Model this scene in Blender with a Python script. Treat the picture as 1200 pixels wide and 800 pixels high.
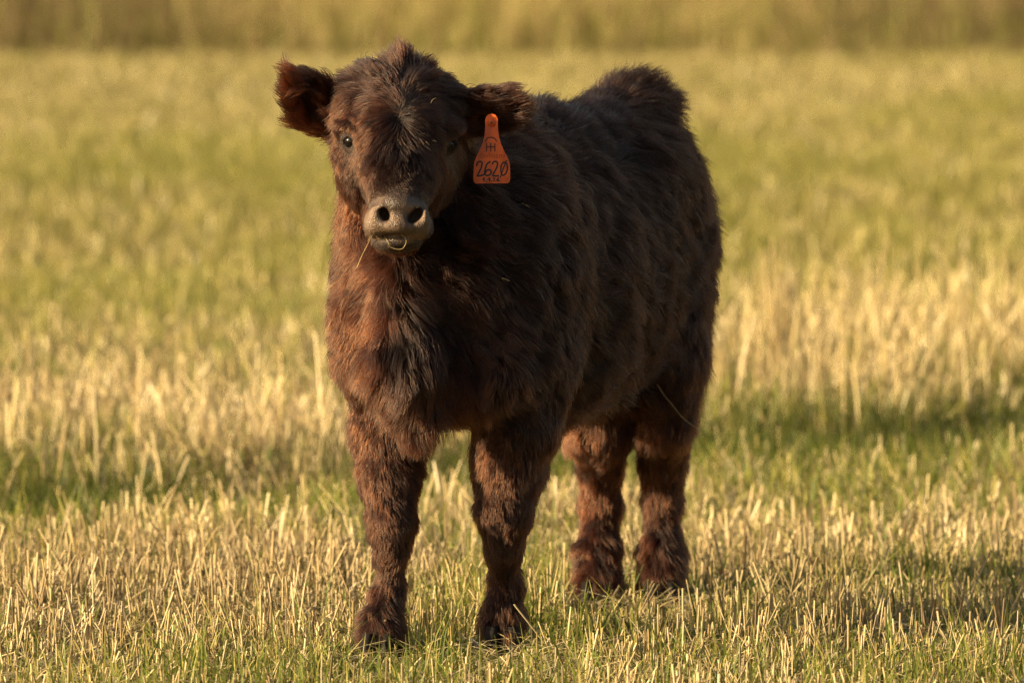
import bpy, bmesh, math, random
import numpy as np
from mathutils import Vector, Matrix
from mathutils.kdtree import KDTree

for o in list(bpy.data.objects):
    bpy.data.objects.remove(o)
SC = bpy.context.scene
COL = SC.collection
rng = np.random.default_rng(11)

# ------------------------------------------------------------------ camera
FP = 6667.0          # focal length in pixels of the 1200 px wide photograph
CAM_H = 1.35
GZ0 = -0.036        # level of the soil under the calf
PITCH = math.atan(532.0 / FP)
cam = bpy.data.cameras.new('camera')
cam.sensor_width = 36.0
cam.lens = 36.0 * FP / 1200.0
cam.clip_start = 0.1
cam.clip_end = 5000
cam.dof.use_dof = True
cam.dof.focus_distance = 10.06
cam.dof.aperture_fstop = 4.2
cam.dof.aperture_blades = 9
camo = bpy.data.objects.new('camera', cam)
camo.location = (0, 0, CAM_H)
camo.rotation_euler = (math.radians(90) - PITCH, 0, 0)
COL.objects.link(camo)
SC.camera = camo

# ------------------------------------------------------------------ light
SUN_EL = math.radians(18)
SUN_DIR = Vector((-math.cos(math.radians(17)), -math.sin(math.radians(17)), 0))   # horizontal, towards the sun
SUN_VEC = Vector((SUN_DIR.x * math.cos(SUN_EL), SUN_DIR.y * math.cos(SUN_EL), math.sin(SUN_EL)))
world = bpy.data.worlds.new('World')
SC.world = world
world.use_nodes = True
nt = world.node_tree
bg = nt.nodes['Background']
sky = nt.nodes.new('ShaderNodeTexSky')
sky.sky_type = 'NISHITA'
sky.sun_disc = False
sky.sun_elevation = SUN_EL
sky.sun_rotation = math.atan2(SUN_DIR.x, SUN_DIR.y)
sky.air_density = 1.2
sky.dust_density = 3.0
sky.ozone_density = 0.3
nt.links.new(sky.outputs[0], bg.inputs[0])
bg.inputs[1].default_value = 0.060
sun = bpy.data.lights.new('sun', 'SUN')
sun.energy = 5.0
sun.angle = math.radians(0.55)
sun.color = (1.0, 0.79, 0.49)
suno = bpy.data.objects.new('sun', sun)
suno.rotation_euler = (-SUN_VEC).to_track_quat('-Z', 'Y').to_euler()
suno.location = (-5, 5, 6)
COL.objects.link(suno)
SC.view_settings.view_transform = 'Standard'
SC.view_settings.look = 'None'
SC.view_settings.exposure = 1.22
SC.view_settings.gamma = 1.0
SC.render.engine = 'CYCLES'
SC.cycles.use_denoising = True
SC.cycles.use_adaptive_sampling = False
SC.cycles.denoising_prefilter = 'NONE'
SC.cycles.max_bounces = 8
SC.cycles.diffuse_bounces = 3
SC.cycles.transmission_bounces = 6
SC.cycles.sample_clamp_indirect = 4.0
SC.cycles_curves.shape = 'RIBBONS'

# ------------------------------------------------------------------ helpers
CP, SP = math.cos(PITCH), math.sin(PITCH)


def W(px, py, d):
    """the point at world depth y = d that the photograph shows at pixel (px, py)"""
    px = np.asarray(px, float); py = np.asarray(py, float)
    a = (px - 600.0) / FP
    b = (400.0 - py) / FP
    dy = CP + b * SP
    dz = -SP + b * CP
    k = d / dy
    return np.stack([a * k, dy * k, CAM_H + dz * k], -1)


def ray(px, py):
    v = W(px, py, 1.0) - np.array([0, 0, CAM_H])
    return v / np.linalg.norm(v)


def ground_depth(py):
    b = (400.0 - py) / FP
    return (CAM_H - GZ0) * (CP + b * SP) / (SP - b * CP)


def hash_arr(seed, n=4096):
    return np.random.default_rng(seed).random(n).astype(np.float32)


_H = {}


def vnoise(p, scale, seed=0):
    """value noise in 2 or 3 dimensions, 0..1"""
    if seed not in _H:
        _H[seed] = hash_arr(seed + 100)
    T = _H[seed]
    q = np.asarray(p, np.float64) / scale + 1000.0
    i = np.floor(q).astype(np.int64)
    f = q - i
    f = f * f * (3 - 2 * f)
    D = q.shape[-1]
    mul = (73856093, 19349663, 83492791)
    out = 0
    for c in range(1 << D):
        h = 0
        w = 1.0
        for k in range(D):
            b = (c >> k) & 1
            h = h ^ ((i[..., k] + b) * mul[k])
            w = w * (f[..., k] if b else 1 - f[..., k])
        out = out + w * T[(h ^ (h >> 13)) & 4095]
    return out


def fnoise(p, scale, seed=0, octaves=3):
    s = 0; a = 1.0; t = 0
    for k in range(octaves):
        s = s + a * vnoise(p, scale / 2 ** k, seed + k * 17)
        t += a
        a *= 0.5
    return s / t


def vecnoise(p, scale, seed):
    return np.stack([vnoise(p, scale, seed + k) * 2 - 1 for k in range(3)], -1)


def smooth(a, b, x):
    t = np.clip((x - a) / (b - a), 0, 1)
    return t * t * (3 - 2 * t)


def nrm(v):
    return v / np.maximum(np.linalg.norm(v, axis=-1, keepdims=True), 1e-9)


def link(name, data, parent=None):
    o = bpy.data.objects.new(name, data)
    COL.objects.link(o)
    if parent is not None:
        o.parent = parent
    return o


def mesh_from(name, verts, faces, mat=None, smooth_shade=False, col=None, nside=None):
    """faces: (n, k) int array"""
    me = bpy.data.meshes.new(name)
    verts = np.asarray(verts, np.float32)
    faces = np.asarray(faces, np.int32)
    n, k = faces.shape
    me.vertices.add(len(verts))
    me.vertices.foreach_set('co', verts.ravel())
    me.loops.add(n * k)
    me.loops.foreach_set('vertex_index', faces.ravel())
    me.polygons.add(n)
    me.polygons.foreach_set('loop_start', np.arange(0, n * k, k, dtype=np.int32))
    if smooth_shade:
        me.polygons.foreach_set('use_smooth', np.ones(n, bool))
    if col is not None:
        at = me.color_attributes.new('col', 'FLOAT_COLOR', 'POINT')
        c4 = np.ones((len(verts), 4), np.float32)
        c4[:, :3] = col
        at.data.foreach_set('color', c4.ravel())
    me.update(calc_edges=True)
    me.validate()
    if mat:
        me.materials.append(mat)
    return me


def tag(o, label=None, cat=None, group=None, kind=None):
    if label: o['label'] = label
    if cat: o['category'] = cat
    if group: o['group'] = group
    if kind: o['kind'] = kind
    return o


def new_mat(name):
    m = bpy.data.materials.new(name)
    m.use_nodes = True
    n = m.node_tree
    for x in list(n.nodes):
        n.nodes.remove(x)
    out = n.nodes.new('ShaderNodeOutputMaterial')
    return m, n, out


def plant_material(name, transl=0.35, rough=0.5, spec=0.3):
    m, n, out = new_mat(name)
    at = n.nodes.new('ShaderNodeAttribute'); at.attribute_name = 'col'
    p = n.nodes.new('ShaderNodeBsdfPrincipled')
    p.inputs['Roughness'].default_value = rough
    p.inputs['Specular IOR Level'].default_value = spec
    tr = n.nodes.new('ShaderNodeBsdfTranslucent')
    mx = n.nodes.new('ShaderNodeMixShader'); mx.inputs[0].default_value = transl
    n.links.new(at.outputs['Color'], p.inputs['Base Color'])
    n.links.new(at.outputs['Color'], tr.inputs['Color'])
    n.links.new(p.outputs[0], mx.inputs[1])
    n.links.new(tr.outputs[0], mx.inputs[2])
    n.links.new(mx.outputs[0], out.inputs[0])
    return m


def simple_mat(name, color, rough=0.5, spec=0.5, noise=None, bump=None, coat=0.0):
    m, n, out = new_mat(name)
    p = n.nodes.new('ShaderNodeBsdfPrincipled')
    p.inputs['Base Color'].default_value = (*color, 1)
    p.inputs['Roughness'].default_value = rough
    p.inputs['Specular IOR Level'].default_value = spec
    p.inputs['Coat Weight'].default_value = coat
    n.links.new(p.outputs[0], out.inputs[0])
    tc = n.nodes.new('ShaderNodeTexCoord')
    if noise:
        sc, c2, amt = noise
        t = n.nodes.new('ShaderNodeTexNoise'); t.inputs['Scale'].default_value = sc
        t.inputs['Detail'].default_value = 5
        n.links.new(tc.outputs['Object'], t.inputs['Vector'])
        r = n.nodes.new('ShaderNodeValToRGB')
        r.color_ramp.elements[0].position = 0.5 - amt; r.color_ramp.elements[0].color = (*color, 1)
        r.color_ramp.elements[1].position = 0.5 + amt; r.color_ramp.elements[1].color = (*c2, 1)
        n.links.new(t.outputs[0], r.inputs[0])
        n.links.new(r.outputs[0], p.inputs['Base Color'])
    if bump:
        sc, dist = bump
        t = n.nodes.new('ShaderNodeTexNoise'); t.inputs['Scale'].default_value = sc
        t.inputs['Detail'].default_value = 6
        n.links.new(tc.outputs['Object'], t.inputs['Vector'])
        b = n.nodes.new('ShaderNodeBump'); b.inputs['Distance'].default_value = dist
        n.links.new(t.outputs[0], b.inputs['Height'])
        n.links.new(b.outputs[0], p.inputs['Normal'])
    return m


# ------------------------------------------------------------------ ground
BELT_Y = 46.5       # where the mown field ends and the standing crop begins


def trough_c(x):
    return 13.50 + 1.05 * x + 1.7 * (fnoise(np.stack([x, x * 0], -1), 1.0, 15, 3) - .5)


def ground_h(x, y):
    p = np.stack([x, y], -1)
    h = (fnoise(p, 1.3, 3, 3) - 0.5) * 0.035 + (fnoise(p, 9.0, 5, 2) - 0.5) * 0.10 * smooth(13, 22, y)
    dist = (y - trough_c(x))
    h = h - 0.085 * np.exp(-(dist / 0.42) ** 2)
    h = h + 0.03 * np.exp(-((dist - 1.1) / 0.5) ** 2)
    r = smooth(0.9, 1.8, np.hypot(x - 0.05, (y - 10.55) * 0.9))      # level where the calf stands
    edge = 1 - smooth(BELT_Y + 8, BELT_Y + 40, y)
    return h * r * edge * (1 - smooth(20, 60, np.abs(x))) + GZ0


def axis(lims):
    a = []
    for lo, hi, st in lims:
        a.append(np.arange(lo, hi, st))
    a.append([lims[-1][1]])
    return np.concatenate(a)


gx = axis([(-900, -60, 60), (-60, -10, 5), (-10, -3.0, 0.5), (-3.0, 3.0, 0.06), (3.0, 10, 0.5), (10, 60, 5), (60, 900, 60)])
gy = axis([(-400, -10, 30), (-10, 8.5, 0.8), (8.5, 18, 0.06), (18, 60, 0.4), (60, 140, 10), (140, 1500, 85)])
GX, GY = np.meshgrid(gx, gy, indexing='ij')
GZ = ground_h(GX, GY) - 0.004
V = np.stack([GX, GY, GZ], -1).reshape(-1, 3)
ni, nj = GX.shape
I = (np.arange(ni - 1)[:, None] * nj + np.arange(nj - 1)[None, :]).ravel()
Fq = np.stack([I, I + nj, I + nj + 1, I + 1], -1)
m, n, out = new_mat('soil and thatch')
tc = n.nodes.new('ShaderNodeNewGeometry')
p = n.nodes.new('ShaderNodeBsdfPrincipled'); p.inputs['Roughness'].default_value = 0.95
p.inputs['Specular IOR Level'].default_value = 0.1
t1 = n.nodes.new('ShaderNodeTexNoise'); t1.inputs['Scale'].default_value = 45; t1.inputs['Detail'].default_value = 8
t2 = n.nodes.new('ShaderNodeTexNoise'); t2.inputs['Scale'].default_value = 1.6; t2.inputs['Detail'].default_value = 5
r1 = n.nodes.new('ShaderNodeValToRGB')
r1.color_ramp.elements[0].position = 0.3; r1.color_ramp.elements[0].color = (0.050, 0.045, 0.018, 1)
r1.color_ramp.elements[1].position = 0.7; r1.color_ramp.elements[1].color = (0.20, 0.15, 0.065, 1)
r2 = n.nodes.new('ShaderNodeValToRGB')
r2.color_ramp.elements[0].position = 0.35; r2.color_ramp.elements[0].color = (0.075, 0.10, 0.022, 1)
r2.color_ramp.elements[1].position = 0.6; r2.color_ramp.elements[1].color = (0.20, 0.155, 0.06, 1)
mx = n.nodes.new('ShaderNodeMixRGB'); mx.inputs[0].default_value = 0.5
bm_ = n.nodes.new('ShaderNodeBump'); bm_.inputs['Distance'].default_value = 0.02
n.links.new(tc.outputs['Position'], t1.inputs['Vector']); n.links.new(tc.outputs['Position'], t2.inputs['Vector'])
n.links.new(t1.outputs[0], r1.inputs[0]); n.links.new(t2.outputs[0], r2.inputs[0])
n.links.new(r1.outputs[0], mx.inputs[1]); n.links.new(r2.outputs[0], mx.inputs[2])
n.links.new(mx.outputs[0], p.inputs['Base Color'])
n.links.new(t1.outputs[0], bm_.inputs['Height']); n.links.new(bm_.outputs[0], p.inputs['Normal'])
n.links.new(p.outputs[0], out.inputs[0])
g = link('ground', mesh_from('ground', V, Fq, m, True))
tag(g, 'mown field ground of dry soil and thatch', 'ground', kind='structure')

# ------------------------------------------------------------------ calf: skin as one smooth-blended volume
OX, OY = -0.130, 10.20
AX = np.array([0.44, 0.898, 0.0])     # along the spine towards the tail
TX = np.array([0.898, -0.44, 0.0])    # towards the calf's left (right in the photograph)
ZX = np.array([0, 0, 1.0])


def B(s, t, z):
    return np.array([OX, OY, 0]) + AX * s + TX * t + ZX * z


def sp(px, d=10.1):
    return px * d / FP


PR = []     # primitives: dict(type, ..., k, reg)


def cone(a, b, ra, rb, reg, k=0.03, flow=None, ln=0.03):
    PR.append(dict(T='c', a=np.array(a), b=np.array(b), ra=ra, rb=rb, reg=reg, k=k, flow=flow, ln=ln))


def ell(c, r, reg, k=0.03, axes=None, flow=None, ln=0.03, sub=False):
    PR.append(dict(T='e', c=np.array(c), r=np.array(r), A=np.array(axes) if axes is not None else np.eye(3), reg=reg, k=k, flow=flow, ln=ln, sub=sub))


def sd(P, p):
    if P['T'] == 'c':
        ab = P['b'] - P['a']
        t = np.clip(((p - P['a']) @ ab) / (ab @ ab), 0, 1)
        return np.linalg.norm(p - P['a'] - t[..., None] * ab, axis=-1) - (P['ra'] + (P['rb'] - P['ra']) * t)
    q = (p - P['c']) @ P['A'].T
    k0 = np.linalg.norm(q / P['r'], axis=-1)
    k1 = np.linalg.norm(q / P['r'] ** 2, axis=-1)
    return k0 * (k0 - 1) / np.maximum(k1, 1e-6)


BODYAX = [AX, TX, ZX]
fb = AX * 0.75 - ZX * 0.65            # coat lies back and down
dn = -ZX
# trunk
ell(B(0.02, 0, .66), (.17, .165, .245), 'body', .05, BODYAX, fb, .042)
ell(B(0.16, 0, .67), (.20, .178, .255), 'body', .06, BODYAX, fb, .042)
ell(B(0.36, 0, .630), (.24, .188, .268), 'body', .06, BODYAX, fb, .045)
ell(B(0.56, 0, .638), (.22, .165, .262), 'body', .06, BODYAX, fb, .045)
ell(B(0.74, 0, .690), (.20, .131, .215), 'body', .06, BODYAX, fb, .045)
cone(B(0.12, 0, .86), B(0.40, 0, .866), .045, .045, 'body', .06, AX * 1 - ZX * .1, .045)
cone(B(0.40, 0, .866), B(0.70, 0, .870), .045, .050, 'body', .06, AX, .045)
ell(B(0.84, -.005, .912), (.075, .055, .045), 'rump', .10, BODYAX, AX * .9 + ZX * .25, .045)     # tail head
ell(B(0.68, .088, .80), (.10, .055, .06), 'body', .07, BODYAX, fb, .04)                    # hip bones
ell(B(0.70, -.095, .80), (.10, .06, .06), 'body', .07, BODYAX, fb, .04)
# shoulders
ell(B(0.10, .125, .62), (.12, .062, .20), 'shoulder', .06, BODYAX, AX * .3 - ZX, .040)
ell(B(0.10, -.120, .62), (.12, .062, .20), 'shoulder', .06, BODYAX, AX * .3 - ZX, .040)
# thighs
ell(B(0.78, .073, .62), (.15, .062, .22), 'thigh', .06, BODYAX, AX * .2 - ZX, .042)
ell(B(0.80, -.105, .62), (.15, .062, .22), 'thigh', .06, BODYAX, AX * .2 - ZX, .042)
# tail hanging behind
cone(B(0.93, 0, .90), B(1.00, 0.01, .70), .022, .016, 'tail', .03, dn, .04)
cone(B(1.00, 0.01, .70), B(1.00, 0.01, .42), .016, .010, 'tail', .02, dn, .06)
# neck
cone(W(478, 165, 10.12), W(494, 260, 10.20), .089, .102, 'neck', .05, -ZX + AX * .35, .036)
cone(W(494, 260, 10.20), W(517, 380, 10.32), .102, .131, 'neck', .06, -ZX + AX * .35, .040)
cone(W(560, 200, 10.36), W(560, 330, 10.36), .085, .120, 'neck', .07, -ZX * .8 + AX * .6, .042)   # crest to withers
cone(W(466, 320, 10.06), W(470, 425, 10.035), .036, .040, 'chest', .05, dn, .042)      # brisket
cone(W(470, 425, 10.035), W(490, 482, 10.08), .040, .030, 'chest', .05, dn, .042)
ell(W(434, 390, 10.17), (.050, .07, .10), 'chest', .05, None, -ZX, .036)
ell(W(560, 430, 10.14), (.09, .08, .075), 'chest', .05, None, -ZX, .036)


def leg(pts, reg='leg', ln=.026):
    for i in range(len(pts) - 1):
        (x0, y0, d0, r0), (x1, y1, d1, r1) = pts[i], pts[i + 1]
        cone(W(x0, y0, d0), W(x1, y1, d1), sp(r0, d0), sp(r1, d1), reg, .060 if i == 0 else .026, dn, ln * (1.0 + .35 * (i == 0)))


leg([(460, 430, 10.26, 46), (457, 505, 10.24, 38), (458, 560, 10.20, 30), (460, 612, 10.17, 23), (459, 640, 10.17, 15.5), (456, 690, 10.18, 12.5), (448, 732, 10.15, 18), (445, 751, 10.135, 21)])
leg([(612, 420, 10.24, 48), (606, 490, 10.23, 44), (598, 545, 10.24, 38), (591, 600, 10.22, 28), (591, 640, 10.23, 17), (591, 682, 10.26, 13.5), (589, 724, 10.25, 18.5), (588, 742, 10.235, 21.5)])
leg([(712, 440, 10.86, 38), (700, 505, 10.88, 29), (703, 545, 10.98, 21), (703, 590, 11.00, 18), (702, 645, 10.95, 17), (701, 672, 10.92, 17), (700, 686, 10.905, 18.5)])
leg([(782, 420, 10.84, 38), (777, 495, 10.86, 27), (777, 540, 10.97, 21), (776, 590, 10.99, 17), (776, 645, 10.95, 17), (775, 672, 10.92, 17), (775, 688, 10.905, 18.5)])
# head
ell(W(463, 136, 10.05), (.096, .105, .080), 'poll', .03, None, None, .046)
ell(W(437, 116, 10.05), (.045, .07, .040), 'poll', .03, None, None, .046)
ell(W(494, 116, 10.05), (.050, .07, .040), 'poll', .03, None, None, .046)
ell(W(465, 160, 9.99), (.089, .085, .075), 'face', .03, None, None, .028)
cone(W(467, 172, 9.96), W(467, 238, 9.865), .076, .052, 'face', .03, None, .022)
cone(W(464, 205, 10.08), W(465, 268, 9.95), .074, .038, 'cheek', .03, None, .028)
ell(W(425, 190, 10.03), (.040, .07, .065), 'cheek', .04, None, None, .027)
ell(W(502, 190, 10.03), (.038, .07, .065), 'cheek', .04, None, None, .027)
ell(W(412, 148, 9.97), (.030, .035, .018), 'face', .02, None, None, .014)    # brows
ell(W(524, 151, 9.97), (.030, .035, .018), 'face', .02, None, None, .014)
# muzzle: pad, two nostril wings, lower lip
MZ = W(466, 254, 9.835)
ell(W(466, 252, 9.848), (.042, .040, .034), 'muzzle', .015, None, None, .004)
ell(W(443, 259, 9.825), (.023, .028, .027), 'muzzle', .014, None, None, .004)
ell(W(489, 261, 9.825), (.024, .028, .027), 'muzzle', .014, None, None, .004)
ell(W(466, 240, 9.815), (.030, .020, .018), 'muzzle', .014, None, None, .004)
ell(W(466, 264, 9.806), (.030, .018, .015), 'muzzle', .012, None, None, .004)
ell(W(438, 266, 9.838), (.018, .030, .018), 'muzzle', .012, None, None, .004)
ell(W(496, 268, 9.838), (.018, .030, .018), 'muzzle', .012, None, None, .004)
ell(W(464, 283, 9.862), (.044, .044, .020), 'lip', .004, None, None, .004)
ell(W(464, 282, 9.840), (.034, .026, .014), 'lip', .006, None, None, .006)


def frame(u, facing):
    u = nrm(np.array(u, float)); f = np.array(facing, float)
    f = nrm(f - u * (f @ u)); v = np.cross(u, f)
    return np.array([u, v, f])


# ears: leaf-shaped shells, hollow side carved out
EL0, EL1 = W(392, 143, 10.06), W(338, 92, 10.02)
AE1 = frame(EL1 - EL0, (-0.30, -0.92, -0.05))
cE1 = (EL0 + EL1) / 2 + (EL0 - EL1) * .06
cone(W(405, 140, 10.07), W(372, 122, 10.05), .030, .030, 'ear', .02, EL1 - EL0, .02)
ell(cE1, (.058, .033, .016), 'ear', .012, AE1, EL1 - EL0, .021)
cone(cE1 - AE1[2] * .002, W(350, 98, 10.01), .022, .010, 'ear', .02, EL1 - EL0, .016)
ell(cE1 + AE1[2] * .016 + AE1[0] * .004, (.047, .024, .016), 'ear', .006, AE1, EL1 - EL0, .022, sub=True)
ER0, ER1 = W(541, 138, 10.07), W(598, 121, 10.04)
AE2 = frame(ER1 - ER0, (0.15, -0.75, -0.62))
cE2 = (ER0 + ER1) / 2 + (ER0 - ER1) * .10
cone(W(528, 138, 10.08), W(560, 130, 10.06), .030, .026, 'ear', .02, ER1 - ER0, .02)
ell(cE2, (.056, .034, .017), 'ear', .012, AE2, ER1 - ER0, .028)
ell(cE2 + AE2[2] * .016 + AE2[0] * .004, (.050, .026, .016), 'ear', .006, AE2, ER1 - ER0, .022, sub=True)


def smin(a, b, k):
    h = np.maximum(k - np.abs(a - b), 0) / k
    return np.minimum(a, b) - h * h * k * 0.25


def full_sdf(p):
    f = np.full(p.shape[:-1], 1.0)
    for P in PR:
        d_ = sd(P, p)
        if P.get('sub'):
            f = -smin(-f, d_, P['k'])
        else:
            f = smin(f, d_, P['k'])
    return f


def surf(px, py, lift=0.0, far=12.0):
    """where the line of sight through (px, py) meets the skin, lifted towards the camera"""
    r = ray(px, py)
    ts = np.linspace(9.3, far, 1400)
    pts = np.array([0, 0, CAM_H]) + ts[:, None] * r
    f = full_sdf(pts)
    i = np.argmax(f < 0)
    return pts[i] - r * lift, f[i] < 0


# eyes: find the skin, sink the ball, carve a socket and add lids
EYES = []
for ex, ey, outd in ((409, 166, (-0.62, -0.78, 0.0)), (527, 170, (0.62, -0.78, 0.0))):
    q, ok = surf(ex, ey)
    o_ = nrm(np.array(outd))
    c = q - o_ * 0.0120
    EYES.append((c, o_))
for c, o_ in EYES:
    ell(c, (.0172, .0172, .0172), 'eye', .003, sub=True)
    u = nrm(np.cross(ZX, o_))
    N = 12
    ring = [c + o_ * .0100 + u * (.0158 * math.cos(a)) + ZX * (.0128 * math.sin(a)) + o_ * (.0025 * math.sin(a)) + u * .002 * math.sin(a) for a in np.linspace(0, 2 * math.pi, N + 1)]
    for i in range(N):
        cone(ring[i], ring[i + 1], .0042, .0042, 'lid', .004, None, .004)
# nostrils
for nx_, ny_, r_, th in ((449, 251.5, (.0125, .034, .0080), -58), (488, 253.5, (.0160, .034, .0098), 42)):
    q, ok = surf(nx_, ny_)
    th = math.radians(th)
    u_ = np.array([math.cos(th), 0, math.sin(th)]); w_ = np.array([-math.sin(th), 0, math.cos(th)])
    s_ = 1 if nx_ > 466 else -1
    vw = nrm(np.array([-.35 * s_, 1, .1]))
    ell(q + vw * .006, r_, 'nostril', .007, [u_, vw, w_], sub=True)
    # the wing of the nostril curls round its outer side
    rim = [W(nx_ + s_ * 2, ny_ - 9, q[1] - .002), W(nx_ + s_ * 10, ny_ - 4, q[1] + .004), W(nx_ + s_ * 11.5, ny_ + 6, q[1] + .004)]
    PR_RIM = [(rim[0], rim[1]), (rim[1], rim[2])]
    for ra_, rb_ in PR_RIM:
        PR.insert(len(PR) - 1, dict(T='c', a=ra_, b=rb_, ra=.0045, rb=.0045, reg='muzzle', k=.010, flow=None, ln=.004))
# mouth line
for a_, b_ in (((432, 276), (450, 275.5)), ((450, 275.5), (468, 274)), ((468, 274), (484, 276)), ((484, 276), (498, 279))):
    qa, _ = surf(*a_); qb, _ = surf(*b_)
    PR.append(dict(T='c', a=qa, b=qb, ra=.0018, rb=.0018, reg='lip', k=.003, flow=None, ln=.003, sub=True))

xs = axis([(-.46, 0.03, .0036), (0.03, .48, .0075)])
ys = axis([(9.72, 10.13, .0036), (10.13, 11.36, .0080)])
zs = axis([(-.05, .80, .0072), (.80, 1.10, .0034)])
G = np.full((len(xs), len(ys), len(zs)), 0.5, np.float32)
for P in PR:
    if P['T'] == 'c':
        lo = np.minimum(P['a'] - P['ra'], P['b'] - P['rb']); hi = np.maximum(P['a'] + P['ra'], P['b'] + P['rb'])
        lo = np.minimum(lo, P['b'] - P['ra']); hi = np.maximum(hi, P['b'] + P['ra'])
    else:
        ext = np.sqrt(((P['A'].T * P['r']) ** 2).sum(1))
        lo, hi = P['c'] - ext, P['c'] + ext
    mg = P['k'] + 0.03
    ix = np.searchsorted(xs, [lo[0] - mg, hi[0] + mg]); iy = np.searchsorted(ys, [lo[1] - mg, hi[1] + mg]); iz = np.searchsorted(zs, [lo[2] - mg, hi[2] + mg])
    X, Y, Z = xs[ix[0]:ix[1]], ys[iy[0]:iy[1]], zs[iz[0]:iz[1]]
    if min(len(X), len(Y), len(Z)) == 0: continue
    p_ = np.stack(np.meshgrid(X, Y, Z, indexing='ij'), -1)
    d_ = sd(P, p_)
    S = G[ix[0]:ix[1], iy[0]:iy[1], iz[0]:iz[1]]
    S[...] = -smin(-S, d_, P['k']) if P.get('sub') else smin(S, d_, P['k'])


def surface_nets(G, xs, ys, zs):
    ins = G < 0
    nx, ny, nz = G.shape
    ax = [xs, ys, zs]
    acc = np.zeros((nx - 1, ny - 1, nz - 1, 3), np.float32)
    cnt = np.zeros((nx - 1, ny - 1, nz - 1), np.float32)
    faces = []
    act = []
    for a in range(3):
        sl0 = [slice(None)] * 3; sl1 = [slice(None)] * 3
        sl0[a] = slice(0, -1); sl1[a] = slice(1, None)
        cr = ins[tuple(sl0)] != ins[tuple(sl1)]
        idx = np.argwhere(cr)
        j = idx.copy(); j[:, a] += 1
        v0 = G[tuple(idx.T)]; v1 = G[tuple(j.T)]
        t = v0 / (v0 - v1)
        pt = np.stack([ax[k][idx[:, k]] for k in range(3)], -1)
        pt[:, a] += t * (ax[a][j[:, a]] - ax[a][idx[:, a]])
        b, c = (a + 1) % 3, (a + 2) % 3
        quad = []
        for db, dc in ((0, 0), (-1, 0), (-1, -1), (0, -1)):
            q = idx.copy(); q[:, b] += db; q[:, c] += dc
            quad.append(q)
            np.add.at(acc, tuple(q.T), pt)
            np.add.at(cnt, tuple(q.T), 1)
        act.append((quad, v0 < 0))
    vid = -np.ones(cnt.shape, np.int64)
    m_ = cnt > 0
    vid[m_] = np.arange(m_.sum())
    verts = acc[m_] / cnt[m_][:, None]
    for quad, s in act:
        f = np.stack([vid[tuple(q.T)] for q in quad], -1)
        f[~s] = f[~s][:, ::-1]
        faces.append(f)
    return verts, np.concatenate(faces)


SV, SF = surface_nets(G, xs, ys, zs)
SF = SF[:, ::-1] if False else SF
del G

calf = bpy.data.objects.new('calf', None)
COL.objects.link(calf)
ANG = math.atan2(AX[1], AX[0])
calf.location = (OX, OY, GZ0)
calf.rotation_euler = (0, 0, ANG)
calf.empty_display_size = 0.3
tag(calf, 'shaggy dark reddish brown calf standing in the stubble and looking at the camera', 'calf')
ca, sa = math.cos(ANG), math.sin(ANG)


def loc(p):
    """world -> calf space"""
    p = np.asarray(p, float) - np.array([OX, OY, GZ0])
    return np.stack([p[..., 0] * ca + p[..., 1] * sa, -p[..., 0] * sa + p[..., 1] * ca, p[..., 2]], -1)


# skin vertex colours: bare muzzle leather, lids, dark skin under the coat
def muzzle_mask(p):
    px = 600 + p[..., 0] / p[..., 1] * FP
    c = W(466, 262, 9.83)
    dx = (p[..., 0] - c[0]) / .062; dz = (p[..., 2] - c[2] + .000) / .052
    r = (np.abs(dx) ** 2.6 + np.abs(dz * np.where(dz < 0, 1.38, .98)) ** 2.6) ** (1 / 2.6)
    fr = 1 - smooth(9.852, 9.872, p[..., 1] + np.abs(dx) * .008)
    return (1 - smooth(.88, 1.0, r)) * fr


mm = muzzle_mask(SV)
nz_ = fnoise(SV, .02, 41, 3)[:, None]
leather = np.array([.135, .084, .053]) * (0.25 + 1.5 * nz_)
patch = smooth(.45, .62, fnoise(SV, .035, 43, 2))[:, None]
leather = leather * (1 - patch * .45)
leather = leather * (1 - .35 * smooth(.012, .03, SV[:, 2:3] - W(466, 252, 9.84)[2]))
leather = leather * (1 - .35 * smooth(.022, .032, W(466, 262, 9.84)[2] - SV[:, 2:3]))
colv = np.array([.022, .011, .007]) * (1 - mm[:, None]) + leather * mm[:, None]
for c, o_ in EYES:
    w_ = (1 - smooth(.022, .028, np.linalg.norm(SV - c, axis=1)))[:, None]
    colv = colv * (1 - w_) + np.array([.018, .009, .005]) * w_
m, n, out = new_mat('calf skin')
at = n.nodes.new('ShaderNodeAttribute'); at.attribute_name = 'col'
p = n.nodes.new('ShaderNodeBsdfPrincipled')
wa = n.nodes.new('ShaderNodeAttribute'); wa.attribute_name = 'bare'
wr = n.nodes.new('ShaderNodeMapRange'); wr.inputs['To Min'].default_value = 0.85; wr.inputs['To Max'].default_value = 0.42
n.links.new(wa.outputs['Fac'], wr.inputs['Value']); n.links.new(wr.outputs[0], p.inputs['Roughness'])
p.inputs['Specular IOR Level'].default_value = 0.45
tc = n.nodes.new('ShaderNodeTexCoord')
vo = n.nodes.new('ShaderNodeTexVoronoi'); vo.inputs['Scale'].default_value = 420
no = n.nodes.new('ShaderNodeTexNoise'); no.inputs['Scale'].default_value = 120; no.inputs['Detail'].default_value = 6
ad = n.nodes.new('ShaderNodeMath'); ad.operation = 'ADD'
bu = n.nodes.new('ShaderNodeBump'); bu.inputs['Distance'].default_value = 0.0016; bu.inputs['Strength'].default_value = 0.8
n.links.new(tc.outputs['Object'], vo.inputs['Vector']); n.links.new(tc.outputs['Object'], no.inputs['Vector'])
n.links.new(vo.outputs['Distance'], ad.inputs[0]); n.links.new(no.outputs[0], ad.inputs[1])
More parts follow.
